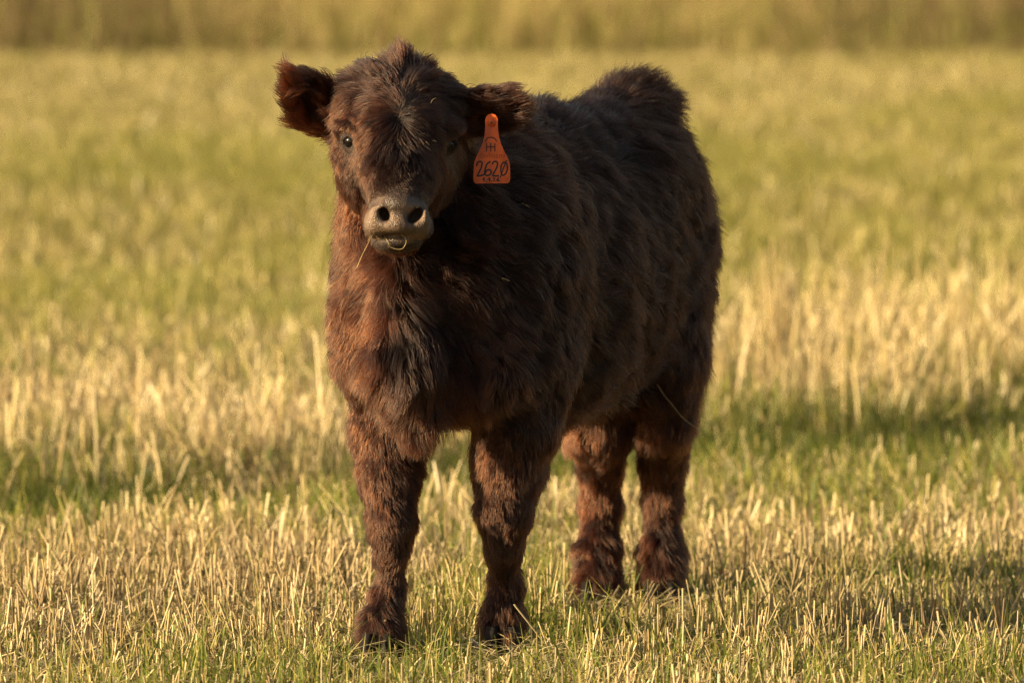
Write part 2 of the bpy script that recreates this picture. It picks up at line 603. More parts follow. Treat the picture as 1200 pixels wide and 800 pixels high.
n.links.new(ad.outputs[0], bu.inputs['Height']); n.links.new(bu.outputs[0], p.inputs['Normal'])
n.links.new(at.outputs['Color'], p.inputs['Base Color']); n.links.new(p.outputs[0], out.inputs[0])
MAT_SKIN = m
body_me = mesh_from('body', loc(SV), SF, MAT_SKIN, True, colv)
ba = body_me.attributes.new('bare', 'FLOAT', 'POINT')
ba.data.foreach_set('value', mm.astype(np.float32))
body = link('body', body_me, calf)

# ------------------------------------------------------------------ fur
nv = len(SV)
TRI = np.concatenate([SF[:, [0, 1, 2]], SF[:, [0, 2, 3]]])
VN = np.zeros((nv, 3))
fn = np.cross(SV[TRI[:, 1]] - SV[TRI[:, 0]], SV[TRI[:, 2]] - SV[TRI[:, 0]])
for k in range(3):
    np.add.at(VN, TRI[:, k], fn)
VN = nrm(VN)
area = np.linalg.norm(fn, axis=1) / 2

WHORL = W(467, 138, 9.90)
REGS = ['body', 'rump', 'shoulder', 'thigh', 'tail', 'neck', 'chest', 'leg', 'poll', 'face', 'cheek', 'muzzle', 'lip', 'ear', 'lid']


def coat(p, nn):
    """flow direction, hair length, region weights at skin points p"""
    W_ = np.zeros((len(p), len(REGS))); FL = np.zeros((len(p), 3)); LN = np.zeros(len(p)); tot = np.zeros(len(p))
    # forehead whorl: hair runs away from it, and falls
    rad = p - WHORL
    up = smooth(-.03, .05, p[:, 2] - WHORL[2])[:, None]
    away = nrm(rad * np.array([1.0 + 1.4 * .5, .7, 1]))
    facefl = nrm(away + (1 - up) * np.array([0, 0, -.9]) + up * (np.array([0, .25, -.60]) + nrm(rad) * np.array([.9, 0, 0])))
    for P in PR:
        if P.get('sub') or P['reg'] not in REGS: continue
        w = np.exp(-np.clip(sd(P, p), -.01, .3) / .010) + 1e-12
        f = P['flow']
        if f is None:
            f_ = facefl
            if P['reg'] == 'cheek': f_ = nrm(facefl * .4 + np.array([0, .35, -1.0]))
        else:
            f_ = nrm(np.array(f, float))[None]
        FL += w[:, None] * f_; LN += w * P['ln']; tot += w
        W_[:, REGS.index(P['reg'])] += w
    W_ /= tot[:, None]; LN /= tot
    return nrm(FL), LN, W_


N_HAIR = 600000
pr_area = area.copy()
cen = SV[TRI].mean(1)
# denser and finer on the head, and along the parts of the coat with short hair
headw = 1 - smooth(10.05, 10.2, cen[:, 1])
headw *= smooth(.66, .76, cen[:, 2])
pr_area *= 1 + 1.6 * headw
lw = 1 - smooth(.36, .42, cen[:, 2])
pr_area *= 1 + .5 * lw
pr_area[cen[:, 2] < -.006] = 0


def sample(num):
    t = rng.choice(len(TRI), num, p=pr_area / pr_area.sum())
    a = rng.random((num, 2)); sw = a.sum(1) > 1; a[sw] = 1 - a[sw]
    v0, v1, v2 = (SV[TRI[t, k]] for k in range(3))
    p = v0 + a[:, :1] * (v1 - v0) + a[:, 1:] * (v2 - v0)
    nn = nrm(VN[TRI[t, 0]] * (1 - a.sum(1, keepdims=True)) + VN[TRI[t, 1]] * a[:, :1] + VN[TRI[t, 2]] * a[:, 1:])
    return p, nn


NP = 7
TT = np.linspace(0, 1, NP)


def grow(p, nn, jitter):
    """the path of each hair, (n, NP, 3)"""
    FL, LN, Wt = coat(p, nn)
    R = lambda r: Wt[:, REGS.index(r)]
    soft = R('body') + R('shoulder') + R('thigh') + R('neck') + R('chest') + R('rump')
    # swirls and tousling
    big = vecnoise(p, .11, 61) * (.40 * soft + .20)[:, None] + vecnoise(p, .035, 67) * (.30 * soft + .35)[:, None]
    FL = nrm(FL + big)
    FLt = nrm(FL - nn * (FL * nn).sum(1, keepdims=True))
    lift = .30 + .20 * soft + .02 * R('poll') * 1.6 + .02 * R('face') + .06 * R('cheek') + .06 * R('leg') + .25 * (vnoise(p, .03, 71) - .5) + .15 * (vnoise(p, .012, 73) - .5)
    lift = lift + R('ear') * .16
    # poll tuft that stands up
    tuft = np.exp(-(((p - W(470, 84, 10.05)) / np.array([.015, .05, .026])) ** 2).sum(1)) * (.35 + 1.1 * vnoise(p, .009, 111))
    FLt = nrm(FLt + (R('poll') * .55)[:, None] * vecnoise(p, .014, 113))
    FLt = nrm(FLt + tuft[:, None] * np.array([0.05, 0, 1.9]))
    LN = LN * (1 + .25 * tuft)
    # tail head tuft
    t2 = np.exp(-(((p - B(.84, 0, .97)) / np.array([.06, .08, .04])) ** 2).sum(1))
    LN = LN * (1 + .35 * t2)
    lift = lift + .18 * t2
    # longer forelock hanging down the bridge of the nose
    fore = np.exp(-(((p - W(467, 188, 9.90)) / np.array([.036, .06, .065])) ** 2).sum(1)) * (R('face') + R('poll') + R('cheek'))
    LN = LN * (1 + .9 * fore)
    lift = lift + .10 * fore
    # short round the eyes and towards the muzzle
    for c, o_ in EYES:
        de = np.linalg.norm(p - c, axis=1)
        LN = LN * (.20 + .80 * smooth(.018, .040, de))
    dm = np.linalg.norm((p - W(466, 274, 9.84)) / np.array([1, 1, 1.0]), axis=1)
    LN = LN * (.20 + .80 * smooth(.062, .15, dm))
    # coronet hair, beard under belly
    LN = LN * (1 - .25 * R('leg') * smooth(.09, .13, p[:, 2]) * (1 - smooth(.26, .34, p[:, 2])))
    LN = LN * (1 + .10 * R('leg') * (1 - smooth(.10, .17, p[:, 2])))
    LN = LN * (1 + .25 * R('leg') * smooth(.02, .08, p[:, 1] - 10.3) )
    LN = LN * (.75 + .75 * vnoise(p, .02, 79)) * (1 + .25 * soft)
    # underside of ear tips longer fringe
    for c_, A_ in ((cE1, AE1), (cE2, AE2)):
        q = (p - c_) @ A_.T
        rim = smooth(.72, 1.0, np.sqrt((q[:, 0] / .066) ** 2 + (q[:, 1] / .040) ** 2)) * R('ear')
        LN = LN * (1 + .60 * rim * (.3 + 1.4 * vnoise(p, .010, 131)))
    d0 = nrm(FLt * (1 - lift)[:, None] + nn * lift[:, None])
    if jitter:
        d0 = nrm(d0 + rng.normal(0, .19, d0.shape))
        LN = LN * rng.uniform(.55, 1.15, len(LN))
    grav = np.array([0, 0, -1.0])
    bend = nrm(FLt + grav * .25)
    # integrate: starts at d0, curls back towards the flow
    pts = [p]
    dcur = d0
    step = (LN / (NP - 1))[:, None]
    curl = vecnoise(p, .012, 83) * .34 + vecnoise(p, .03, 89) * .34
    for k in range(1, NP):
        t = TT[k]
        dk = nrm(d0 * (1 - .55 * t) + bend * .55 * t + curl * math.sin(t * 5.0) * 1.0 - nn * .04 * t)
        pts.append(pts[-1] + dk * step)
    return np.stack(pts, 1), LN, Wt


hp, hn = sample(N_HAIR)
keep = rng.random(N_HAIR) > muzzle_mask(hp) * 1.3
for c, o_ in EYES:
    keep &= np.linalg.norm(hp - (c + o_ * .004), axis=1) > .0155
hp, hn = hp[keep], hn[keep]
gp, gn = sample(42000)
gk = muzzle_mask(gp) < .3
gp, gn = gp[gk], gn[gk]
GPATH, GL, _ = grow(gp, gn, False)
HPATH, HL, HW = grow(hp, hn, True)
kd = KDTree(len(gp))
for i, q in enumerate(gp + gn * .0):
    kd.insert(q, i)
kd.balance()
gi = np.fromiter((kd.find(q)[1] for q in hp.tolist()), np.int64, len(hp))
same = ((hn * gn[gi]).sum(1) > .3)
cl = (.62 + .25 * (vnoise(hp, .05, 97) - .5)) * same * rng.uniform(.25, 1.0, len(hp))
cl = cl * (1 - .35 * HW[:, REGS.index('face')])
ratio = np.minimum(HL / np.maximum(GL[gi], 1e-4), 1.0)
for k in range(1, NP):
    w = (cl * TT[k] ** 1.1)[:, None]
    off = (HPATH[:, k] - HPATH[:, 0])
    # point on the guide at the same share of length
    fk = np.clip(TT[k] * ratio * (NP - 1), 0, NP - 1.001)
    f0 = fk.astype(int); fr = (fk - f0)[:, None]
    gpos = GPATH[gi, f0] * (1 - fr) + GPATH[gi, f0 + 1] * fr
    HPATH[:, k] = HPATH[:, k] * (1 - w) + gpos * w
# broader locks that gather neighbouring tufts
NC = 6500
kd2 = KDTree(NC)
for i in range(NC):
    kd2.insert(gp[i], i)
kd2.balance()
g2 = np.fromiter((kd2.find(q)[1] for q in gp.tolist()), np.int64, len(gp))[gi]
Rr = lambda q: HW[:, REGS.index(q)]
cl2 = .20 + .30 * Rr('poll') + .45 * Rr('ear') - .02 * Rr('leg') + .6 * (vnoise(hp, .06, 121) - .5)
cl2 = np.clip(cl2, 0, .8) * ((hn * gn[g2]).sum(1) > .35) * rng.uniform(.5, 1, len(hp)) * smooth(.008, .02, HL)
for k in range(1, NP):
    w = (cl2 * TT[k] ** 1.5)[:, None]
    ratio2 = np.minimum(HL / np.maximum(GL[g2], 1e-4), 1.2)
    fk = np.clip(TT[k] * ratio2 * (NP - 1), 0, NP - 1.001)
    f0 = fk.astype(int); fr = (fk - f0)[:, None]
    gpos = GPATH[g2, f0] * (1 - fr) + GPATH[g2, f0 + 1] * fr
    HPATH[:, k] = HPATH[:, k] * (1 - w) + gpos * w
# per-hair colour
gcol = rng.random(len(gp))
big = fnoise(hp, .16, 101, 3)
R = lambda r: HW[:, REGS.index(r)]
red = .50 + .45 * (big - .5) * 2 + .50 * (gcol[gi] - .5) + .12 * rng.normal(0, 1, len(hp))
red = red - .02 * R('leg') + .10 * R('leg') * smooth(10.5, 10.7, hp[:, 1]) - .18 * R('leg') * (1 - smooth(.06, .16, hp[:, 2])) + .10 * R('cheek') - .16 * R('poll') - .10 * R('face') - .15 * R('body') - .12 * R('shoulder') - .10 * R('thigh') + .06 * R('neck') + .04 * R('chest') - .22 * smooth(-.02, .12, (hp[:, 0] + .085)) * smooth(.35, .45, hp[:, 2]) + .22 * R('ear')  # coat also less red towards the side away from the sun, painting in shade
fore = np.exp(-(((hp - W(470, 180, 9.90)) / np.array([.032, .08, .07])) ** 2).sum(1))
red = red - .35 * fore
red = np.clip(red, 0, 1)
lenr = (HL / .045)
dark = np.array([.0056, .0021, .0009]); mid = np.array([.0145, .0041, .0014]); rust = np.array([.054, .0140, .0038])
c = np.where((red < .5)[:, None], dark + (mid - dark) * (red * 2)[:, None], mid + (rust - mid) * (red * 2 - 1)[:, None])
grey = (rng.random(len(hp)) < .02)
c[grey] = c[grey] * 1.0 + np.array([.030, .020, .012])
# dark patch down the chest: shade of its hanging fold, painted into the hair
fold_shade = np.exp(-(((hp - W(472, 395, 10.02)) / np.array([.024, .09, .105])) ** 2).sum(1)) * .92
c = c * (1 - fold_shade[:, None]) + np.array([.0090, .0060, .0048]) * fold_shade[:, None]
# pale wisps under the navel
nav = np.exp(-(((hp - W(712, 488, 10.62)) / np.array([.018, .08, .03])) ** 2).sum(1))
pale = rng.random(len(hp)) < nav * .6
c[pale] = np.array([.40, .33, .24])
for c_, o_ in EYES:
    we = (.55 * (1 - smooth(.020, .042, np.linalg.norm(hp - c_ - np.array([0, 0, -.006]), axis=1))))[:, None]
    c = c * (1 - we) + np.array([.030, .012, .006]) * we
wm = (.5 * (1 - smooth(.050, .080, np.linalg.norm(hp - W(466, 262, 9.84), axis=1))))[:, None]
c = c * (1 - wm) + np.array([.050, .026, .013]) * wm
nh = len(hp)
hc = bpy.data.hair_curves.new('fur')
hc.add_curves([NP] * nh)
hc.points.foreach_set('position', loc(HPATH.reshape(-1, 3)).astype(np.float32).ravel())
rad = hc.attributes.new('radius', 'FLOAT', 'POINT')
rb = (.00027 + .00018 * smooth(.015, .045, HL)) * rng.uniform(.7, 1.3, nh)
prof = np.array([.9, 1.0, 1.0, .92, .78, .52, .12])
rad.data.foreach_set('value', (rb[:, None] * prof[None]).astype(np.float32).ravel())
ca_ = hc.attributes.new('hair_col', 'FLOAT_COLOR', 'CURVE')
c4 = np.ones((nh, 4), np.float32); c4[:, :3] = c
ca_.data.foreach_set('color', c4.ravel())
m, n, out = new_mat('calf fur')
at = n.nodes.new('ShaderNodeAttribute'); at.attribute_name = 'hair_col'
hi = n.nodes.new('ShaderNodeHairInfo')
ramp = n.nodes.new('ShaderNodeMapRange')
ramp.inputs['To Min'].default_value = 0.55; ramp.inputs['To Max'].default_value = 2.1  # darker roots and brighter tips: sunlit tips painted into the hair colour
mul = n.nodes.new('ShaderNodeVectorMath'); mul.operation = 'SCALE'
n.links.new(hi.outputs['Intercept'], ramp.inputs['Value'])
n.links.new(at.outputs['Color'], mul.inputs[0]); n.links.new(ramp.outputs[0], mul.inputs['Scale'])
hb = n.nodes.new('ShaderNodeBsdfHairPrincipled')
hb.model = 'CHIANG'; hb.parametrization = 'COLOR'
hb.inputs['Roughness'].default_value = 0.42
hb.inputs['Radial Roughness'].default_value = 0.6
hb.inputs['Coat'].default_value = 0.0
hb.inputs['IOR'].default_value = 1.42
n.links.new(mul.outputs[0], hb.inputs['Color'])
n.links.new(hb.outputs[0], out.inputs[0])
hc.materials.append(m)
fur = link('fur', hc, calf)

# ------------------------------------------------------------------ eyes, hooves
def ico(r, sub=4):
    b = bmesh.new(); bmesh.ops.create_icosphere(b, subdivisions=sub, radius=r)
    return b


m, n, out = new_mat('wet dark eye')
p = n.nodes.new('ShaderNodeBsdfPrincipled')
tc = n.nodes.new('ShaderNodeTexCoord')
sx = n.nodes.new('ShaderNodeSeparateXYZ')
rp = n.nodes.new('ShaderNodeValToRGB')
rp.color_ramp.elements[0].position = 0.60; rp.color_ramp.elements[0].color = (.006, .004, .003, 1)
rp.color_ramp.elements[1].position = 0.86; rp.color_ramp.elements[1].color = (.004, .003, .003, 1)
e = rp.color_ramp.elements.new(.66); e.color = (.008, .004, .003, 1)
mr = n.nodes.new('ShaderNodeMath'); mr.operation = 'DIVIDE'; mr.inputs[1].default_value = 0.0165
n.links.new(tc.outputs['Object'], sx.inputs[0]); n.links.new(sx.outputs['Z'], mr.inputs[0]); n.links.new(mr.outputs[0], rp.inputs[0])
n.links.new(rp.outputs[0], p.inputs['Base Color'])
p.inputs['Roughness'].default_value = 0.04
p.inputs['Specular IOR Level'].default_value = 0.28; p.inputs['Coat Roughness'].default_value = 0.02
n.links.new(p.outputs[0], out.inputs[0])
MAT_EYE = m
for c, o_ in EYES:
    b = ico(.0165)
    me = bpy.data.meshes.new('eye'); b.to_mesh(me); b.free()
    me.polygons.foreach_set('use_smooth', [True] * len(me.polygons))
    me.materials.append(MAT_EYE)
    eo = link('eye', me, calf)
    eo.location = Vector(loc(c))
    ld = loc(c + o_) - loc(c)
    eo.rotation_euler = Vector(ld).to_track_quat('Z', 'Y').to_euler()

MAT_HOOF = simple_mat('hoof horn', (.010, .008, .007), .7, .15, (60, (.022, .017, .013), .25), (200, .0006))


def hoof_mesh():
    b = bmesh.new()
    for s in (-1, 1):
        rows = []
        # outline sections from the coronet down to the sole; +x is outwards, -y is the toe
        for z, cx, w, l0, l1 in ((.050, .013, .0125, .020, .020), (.034, .0145, .0145, .026, .022), (.012, .0165, .0160, .034, .024), (0.0, .0165, .0160, .037, .025)):
            ring = []
            for k in range(14):
                a = 2 * math.pi * k / 14
                x = math.cos(a) * w; y = math.sin(a)
                y = y * (l0 if y < 0 else l1)
                if y < 0: x = x * (1 - .35 * (y / l0) ** 2) - .002 * (y / l0)
                if x < -w * .55: x = -w * .55
                ring.append(b.verts.new((s * (cx + x - .001), y, z)))
            rows.append(ring)
        for r0, r1 in zip(rows, rows[1:]):
            for k in range(14):
                b.faces.new((r0[k], r0[(k + 1) % 14], r1[(k + 1) % 14], r1[k]))
        b.faces.new(rows[0]); b.faces.new(rows[-1])
        bmesh.ops.create_icosphere(b, subdivisions=2, radius=.008, matrix=Matrix.Translation((s * .016, .030, .052)))   # dew claw
    bmesh.ops.recalc_face_normals(b, faces=b.faces)
    me = bpy.data.meshes.new('hoof'); b.to_mesh(me); b.free()
    me.polygons.foreach_set('use_smooth', [True] * len(me.polygons))
    me.materials.append(MAT_HOOF)
    return me


HM = hoof_mesh()
for hx, hd, rz in ((443, 10.125, -8), (588, 10.225, 4), (700, 10.89, 5), (775, 10.89, 10)):
    x = (hx - 600) / FP * hd
    ho = link('hoof', HM, calf)
    ho.location = Vector(loc(np.array([x, hd - .006, GZ0 - 0.002])))
    ho.rotation_euler = (0, 0, math.radians(rz) - ANG)
    ho.scale = (1.2, 1.2, 1.15)

# ------------------------------------------------------------------ ear tag
MAT_TAG = simple_mat('orange tag plastic', (.80, .125, .006), .42, .4, (38, (.50, .070, .008), .12), (300, .0002))
MAT_INK = simple_mat('black marker ink', (.012, .010, .010), .5, .4)
MAT_INK2 = simple_mat('worn printed ink', (.34, .060, .008), .6, .3)
tag_e = bpy.data.objects.new('ear_tag', None); COL.objects.link(tag_e)
TD = 9.985
TAGC = W(576, 144, TD)
tag_e.location = Vector(TAGC)
tag_e.rotation_euler = (math.radians(-6), math.radians(-1.0), math.radians(-9))
tag(tag_e, 'orange plastic ear tag numbered 2620 hanging from the right hand ear of the calf', 'ear tag')
U = TD / FP          # one photograph pixel at the tag


def tag_profile(y):       # half width in px at y px below the button
    ks = [(-10.5, 0.5), (-9.5, 4.2), (-7, 6.4), (-3, 7.6), (2, 7.4), (8, 7.6), (16, 8.6), (24, 10.8), (32, 14.2), (40, 18.2), (45, 20.4), (50, 21.3), (60, 21.6), (66, 21.7), (69.5, 20.8), (71, 18.8)]
    return np.interp(y, [k[0] for k in ks], [k[1] for k in ks])


yy = np.array([-10.5, -9.5, -7, -3, 2, 8, 16, 24, 32, 40, 45, 50, 60, 66, 69.5, 71])
b = bmesh.new()


def bendy(x, y):        # slight curl of the sheet, in px, towards the ear at the lower right
    return 2.2 * max(0, (x - 8) / 14) ** 2 * (1 if y > 30 else max(0, y / 30)) + .8 * max(0, (-x - 10) / 12) ** 2


XS = [-1, -.8, -.5, -.2, .2, .5, .7, .85, 1]
for side in (0, 1):
    grid = []
    for y in yy:
        hw = tag_profile(y)
        row = []
        for f in XS:
            x = f * hw
            row.append(b.verts.new((x * U, (bendy(x, y)) * U + (.0017 if side else 0), -y * U)))
        grid.append(row)
    for i in range(len(yy) - 1):
        for j in range(len(XS) - 1):
            q = (grid[i][j], grid[i + 1][j], grid[i + 1][j + 1], grid[i][j + 1])
            b.faces.new(q if not side else q[::-1])
    if side == 0: G0 = grid
for i in range(len(yy) - 1):
    for j in (0, -1):
        b.faces.new((G0[i][j], G0[i + 1][j], grid[i + 1][j], grid[i][j]))
for j in range(len(XS) - 1):
    for i in (0, -1):
        b.faces.new((G0[i][j], G0[i][j + 1], grid[i][j + 1], grid[i][j]))
bmesh.ops.recalc_face_normals(b, faces=b.faces)
me = bpy.data.meshes.new('tag_plate'); b.to_mesh(me); b.free()
me.materials.append(MAT_TAG)
plate = link('tag_plate', me, tag_e)


def tube_bm(b, pts, r, sides=6, taper=None):
    rings = []
    pts = [Vector(p) for p in pts]
    for i, p in enumerate(pts):
        t = (pts[min(i + 1, len(pts) - 1)] - pts[max(i - 1, 0)]).normalized()
        u = t.cross(Vector((0.13, .97, .2))).normalized(); v = t.cross(u)
        rr = r if taper is None else r * taper[i]
        rings.append([b.verts.new(p + (u * math.cos(2 * math.pi * k / sides) + v * math.sin(2 * math.pi * k / sides)) * rr) for k in range(sides)])
    for r0, r1 in zip(rings, rings[1:]):
        for k in range(sides):
            b.faces.new((r0[k], r0[(k + 1) % sides], r1[(k + 1) % sides], r1[k]))
    b.faces.new(rings[0][::-1]); b.faces.new(rings[-1])


def finish(name, b, mat, parent=None, sm=True):
    bmesh.ops.recalc_face_normals(b, faces=b.faces)
    me = bpy.data.meshes.new(name); b.to_mesh(me); b.free()
    if sm: me.polygons.foreach_set('use_smooth', [True] * len(me.polygons))
    me.materials.append(mat)
    return link(name, me, parent)


# button: flange, raised ring and dark steel pin
b = bmesh.new()
prof_ = [(0, -.0050), (.0018, -.0050), (.0020, -.0036), (.0030, -.0040), (.0040, -.0036), (.0046, -.0020), (.0072, -.0016), (.0074, -.0002)]
rings = []
for r, y in prof_[1:]:
    rings.append([b.verts.new((r * math.cos(a), y, r * math.sin(a))) for a in np.linspace(0, 2 * math.pi, 24, endpoint=False)])
for r0, r1 in zip(rings, rings[1:]):
    for k in range(24):
        b.faces.new((r0[k], r0[(k + 1) % 24], r1[(k + 1) % 24], r1[k]))
btn = finish('button', b, MAT_TAG, tag_e)
b = bmesh.new(); bmesh.ops.create_icosphere(b, subdivisions=3, radius=.0021, matrix=Matrix.Translation((0, -.0036, 0)))
pin = finish('pin', b, simple_mat('dark steel pin', (.05, .05, .055), .3, .6), btn)
b = bmesh.new(); bmesh.ops.create_cone(b, cap_ends=True, segments=20, radius1=.0026, radius2=.0030, depth=.05, matrix=Matrix.Translation((0, .027, 0)) @ Matrix.Rotation(math.pi / 2, 4, 'X'))
finish('post', b, MAT_TAG, tag_e)


def stroke(b, pts, w):
    """flat pen stroke laid on the plate; pts in px from the button, x right, y down"""
    pts = [np.array(p, float) for p in pts]
    L = []; Rr = []
    for i, p in enumerate(pts):
        t = pts[min(i + 1, len(pts) - 1)] - pts[max(i - 1, 0)]
        t = t / max(np.linalg.norm(t), 1e-6)
        nn = np.array([-t[1], t[0]]) * w / 2
        if i == 0: p = p - t * w * .35
        if i == len(pts) - 1: p = p + t * w * .35
        for lst, q in ((L, p + nn), (Rr, p - nn)):
            lst.append(b.verts.new((q[0] * U, (bendy(q[0], q[1]) - .12) * U - .0001, -q[1] * U)))
    for i in range(len(pts) - 1):
        b.faces.new((L[i], L[i + 1], Rr[i + 1], Rr[i]))


def curve_pts(ctrl, n=14):
    """Catmull-Rom through the control points"""
    c = [np.array(p, float) for p in ctrl]
    c = [c[0] * 2 - c[1]] + c + [c[-1] * 2 - c[-2]]
    out = []
    for i in range(1, len(c) - 2):
        for k in range(n):
            t = k / n
            out.append(.5 * ((2 * c[i]) + (-c[i - 1] + c[i + 1]) * t + (2 * c[i - 1] - 5 * c[i] + 4 * c[i + 1] - c[i + 2]) * t * t + (-c[i - 1] + 3 * c[i] - 3 * c[i + 1] + c[i + 2]) * t ** 3))
    out.append(c[-2])
    return out


def X_(zx): return 550 + zx / 13.33 - 576 - .6
def Y_(zy): return 160 + zy / 13.33 - 144


def Z(*p): return [(X_(a), Y_(c)) for a, c in p]


glyphs = [
    ('digit', [Z((120, 455), (135, 405), (180, 390), (205, 420), (190, 490), (150, 570), (130, 612), (175, 612), (235, 596))], 1.9),
    ('digit', [Z((330, 395), (285, 430), (255, 510), (250, 585), (290, 612), (335, 592), (350, 550), (320, 520), (275, 535), (254, 570))], 1.9),
    ('digit', [Z((368, 430), (390, 398), (430, 395), (450, 425), (430, 500), (385, 580), (375, 615), (420, 618), (465, 615))], 1.9),
    ('digit', [Z((545, 405), (510, 450), (500, 530), (515, 595), (550, 605), (590, 560), (602, 480), (585, 420), (545, 405)), Z((588, 375), (560, 450), (520, 560), (495, 640))], 1.7),
]
for nm, lines, w in glyphs:
    b = bmesh.new()
    for q, l in enumerate(lines):
        stroke(b, curve_pts(l, 8), w * (1 if q == 0 else .8))
    finish(nm, b, MAT_INK, plate, False)
# the small date below: 4.4.26
b = bmesh.new()
for l in [((240, 645), (205, 672), (245, 676)), ((238, 650), (232, 700)), ((318, 645), (290, 675), (335, 678)), ((328, 650), (322, 705)),
          ((375, 660), (395, 645), (410, 662), (380, 700), (415, 700)), ((470, 645), (438, 672), (440, 700), (470, 700), (478, 682), (445, 680))]:
    stroke(b, [(X_(a), Y_(c)) for a, c in l], 1.35)
for a, c in ((268, 702), (350, 702)):
    stroke(b, [(X_(a), Y_(c)), (X_(a + 14), Y_(c))], 1.2)
finish('date_lettering', b, MAT_INK, plate, False)
# printed mark: arc over joined H bars, with the surname in worn print under it
b = bmesh.new()
stroke(b, curve_pts(Z((255, 80), (290, 30), (345, 14), (400, 30), (437, 75)), 6), 1.25)
for x in (275, 342, 407):
    stroke(b, Z((x, 108), (x, 232)), 1.2)
stroke(b, Z((275, 163), (407, 163)), 1.2)
finish('printed_mark', b, simple_mat('printed mark ink', (.060, .022, .012), .6, .3), plate, False)
fc = bpy.data.curves.new('printed_name', 'FONT')
fc.body = 'JOHNSON'; fc.size = 6.6 * U; fc.align_x = 'CENTER'; fc.space_character = 1.05; fc.extrude = .00004
to = bpy.data.objects.new('printed_name', fc)
COL.objects.link(to)
bpy.context.view_layer.update()
me = bpy.data.meshes.new_from_object(to.evaluated_get(bpy.context.evaluated_depsgraph_get()))
bpy.data.objects.remove(to)
me.materials.clear(); me.materials.append(MAT_INK2)
no_ = link('printed_name', me, plate)
no_.rotation_euler = (math.pi / 2, 0, 0)
no_.location = (0, -.00022, -41.3 * U)

# ------------------------------------------------------------------ field: stubble, grass and crop
MAT_STRAW = plant_material('dry straw', .22, .45, .35)
MAT_GRASS = plant_material('green grass', .42, .5, .3)
MAT_CROP = plant_material('ripe standing crop', .45, .6, .2)


def ribbons(name, root, hgt, wid, lean, tipw, col, curve=0.25, rooty=None):
    """two-step blades; root (n,3), lean (n,2) horizontal offset of the tip"""
    n_ = len(root)
    yaw = rng.random(n_) * math.pi
    # broad side turned at random
    wv = np.stack([np.cos(yaw), np.sin(yaw), np.zeros(n_)], -1) * wid[:, None] * .5
    tip = root + np.concatenate([lean, np.zeros((n_, 1))], 1); tip[:, 2] += hgt
    midp = root * .5 + tip * .5
    midp[:, :2] -= lean * curve; midp[:, 2] += hgt * .06
    tw = tipw[:, None] if hasattr(tipw, '__len__') else tipw
    mw = .5 + .5 * np.minimum(1, tw * 1.3 + .55)
    Vv = np.stack([root - wv, root + wv, midp - wv * mw, midp + wv * mw, tip - wv * tw, tip + wv * tw], 1).reshape(-1, 3)
    base = np.arange(n_)[:, None] * 6
    Ff = np.concatenate([base + np.array([[0, 1, 3, 2]]), base + np.array([[2, 3, 5, 4]])], 0)
    cc = np.repeat(col[:, None, :], 6, 1)
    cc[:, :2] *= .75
    return Vv, Ff, cc.reshape(-1, 3)


def tubes(root, hgt, rad_, lean, col):
    """three-sided stalks with a cut top"""
    n_ = len(root)
    yaw = rng.random(n_) * 6.28
    tip = root + np.concatenate([lean, np.zeros((n_, 1))], 1); tip[:, 2] += hgt
    vs = []
    for P_, f in ((root, 1.0), (tip, .85)):
        for k in range(3):
            a = yaw + k * 2.094
            vs.append(P_ + np.stack([np.cos(a), np.sin(a), .25 * np.cos(a * 2) * (P_ is tip)], -1) * (rad_ * f)[:, None])
    Vv = np.stack(vs, 1).reshape(-1, 3)
    base = np.arange(n_)[:, None] * 6
    Ff = np.concatenate([base + np.array([[0, 1, 4, 3]]), base + np.array([[1, 2, 5, 4]]), base + np.array([[2, 0, 3, 5]])], 0)
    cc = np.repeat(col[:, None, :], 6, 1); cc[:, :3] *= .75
    return Vv, Ff, cc.reshape(-1, 3)


def scatter(y0, y1, dens, margin):
    """points over the seen wedge plus a margin; thinner in the margin"""
    xm = 0.093 * y1 + margin
    n_ = int(dens * (y1 - y0) * 2 * xm)
    x = rng.uniform(-xm, xm, n_); y = rng.uniform(y0, y1, n_)
    inside = np.abs(x) < 0.093 * y + .12
    k = inside | ((np.abs(x) < .093 * y + margin) & (rng.random(n_) < .35))
    return x[k], y[k]


straw_a = np.array([.57, .42, .19]); straw_b = np.array([.76, .62, .36]); straw_c = np.array([.34, .24, .12])
green_a = np.array([.095, .140, .020]); green_b = np.array([.25, .27, .042]); olive = np.array([.44, .38, .095])


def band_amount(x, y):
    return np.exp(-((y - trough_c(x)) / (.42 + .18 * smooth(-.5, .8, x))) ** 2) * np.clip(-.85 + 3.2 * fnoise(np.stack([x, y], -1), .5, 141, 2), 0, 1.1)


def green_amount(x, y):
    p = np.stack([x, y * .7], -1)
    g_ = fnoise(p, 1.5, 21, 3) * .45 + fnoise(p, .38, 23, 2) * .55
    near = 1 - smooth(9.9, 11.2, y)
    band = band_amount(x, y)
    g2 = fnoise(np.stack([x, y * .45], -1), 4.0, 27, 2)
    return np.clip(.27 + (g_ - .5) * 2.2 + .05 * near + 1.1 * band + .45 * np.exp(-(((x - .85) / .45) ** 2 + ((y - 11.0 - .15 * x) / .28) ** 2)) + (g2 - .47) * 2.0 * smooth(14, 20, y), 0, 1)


def tall_amount(x, y):
    dist = y - trough_c(x)
    right = smooth(-.3, .6, x)
    w_ = smooth(.15, 1.0, dist) * (1 - smooth(1.3 + 1.2 * right, 2.2 + 2.2 * right, dist))
    return w_ * (.30 + .60 * right) * smooth(.30, .75, fnoise(np.stack([x, y], -1), .45, 33, 3)) * 1.6


parts = {'s': [], 'g': [], 't': []}


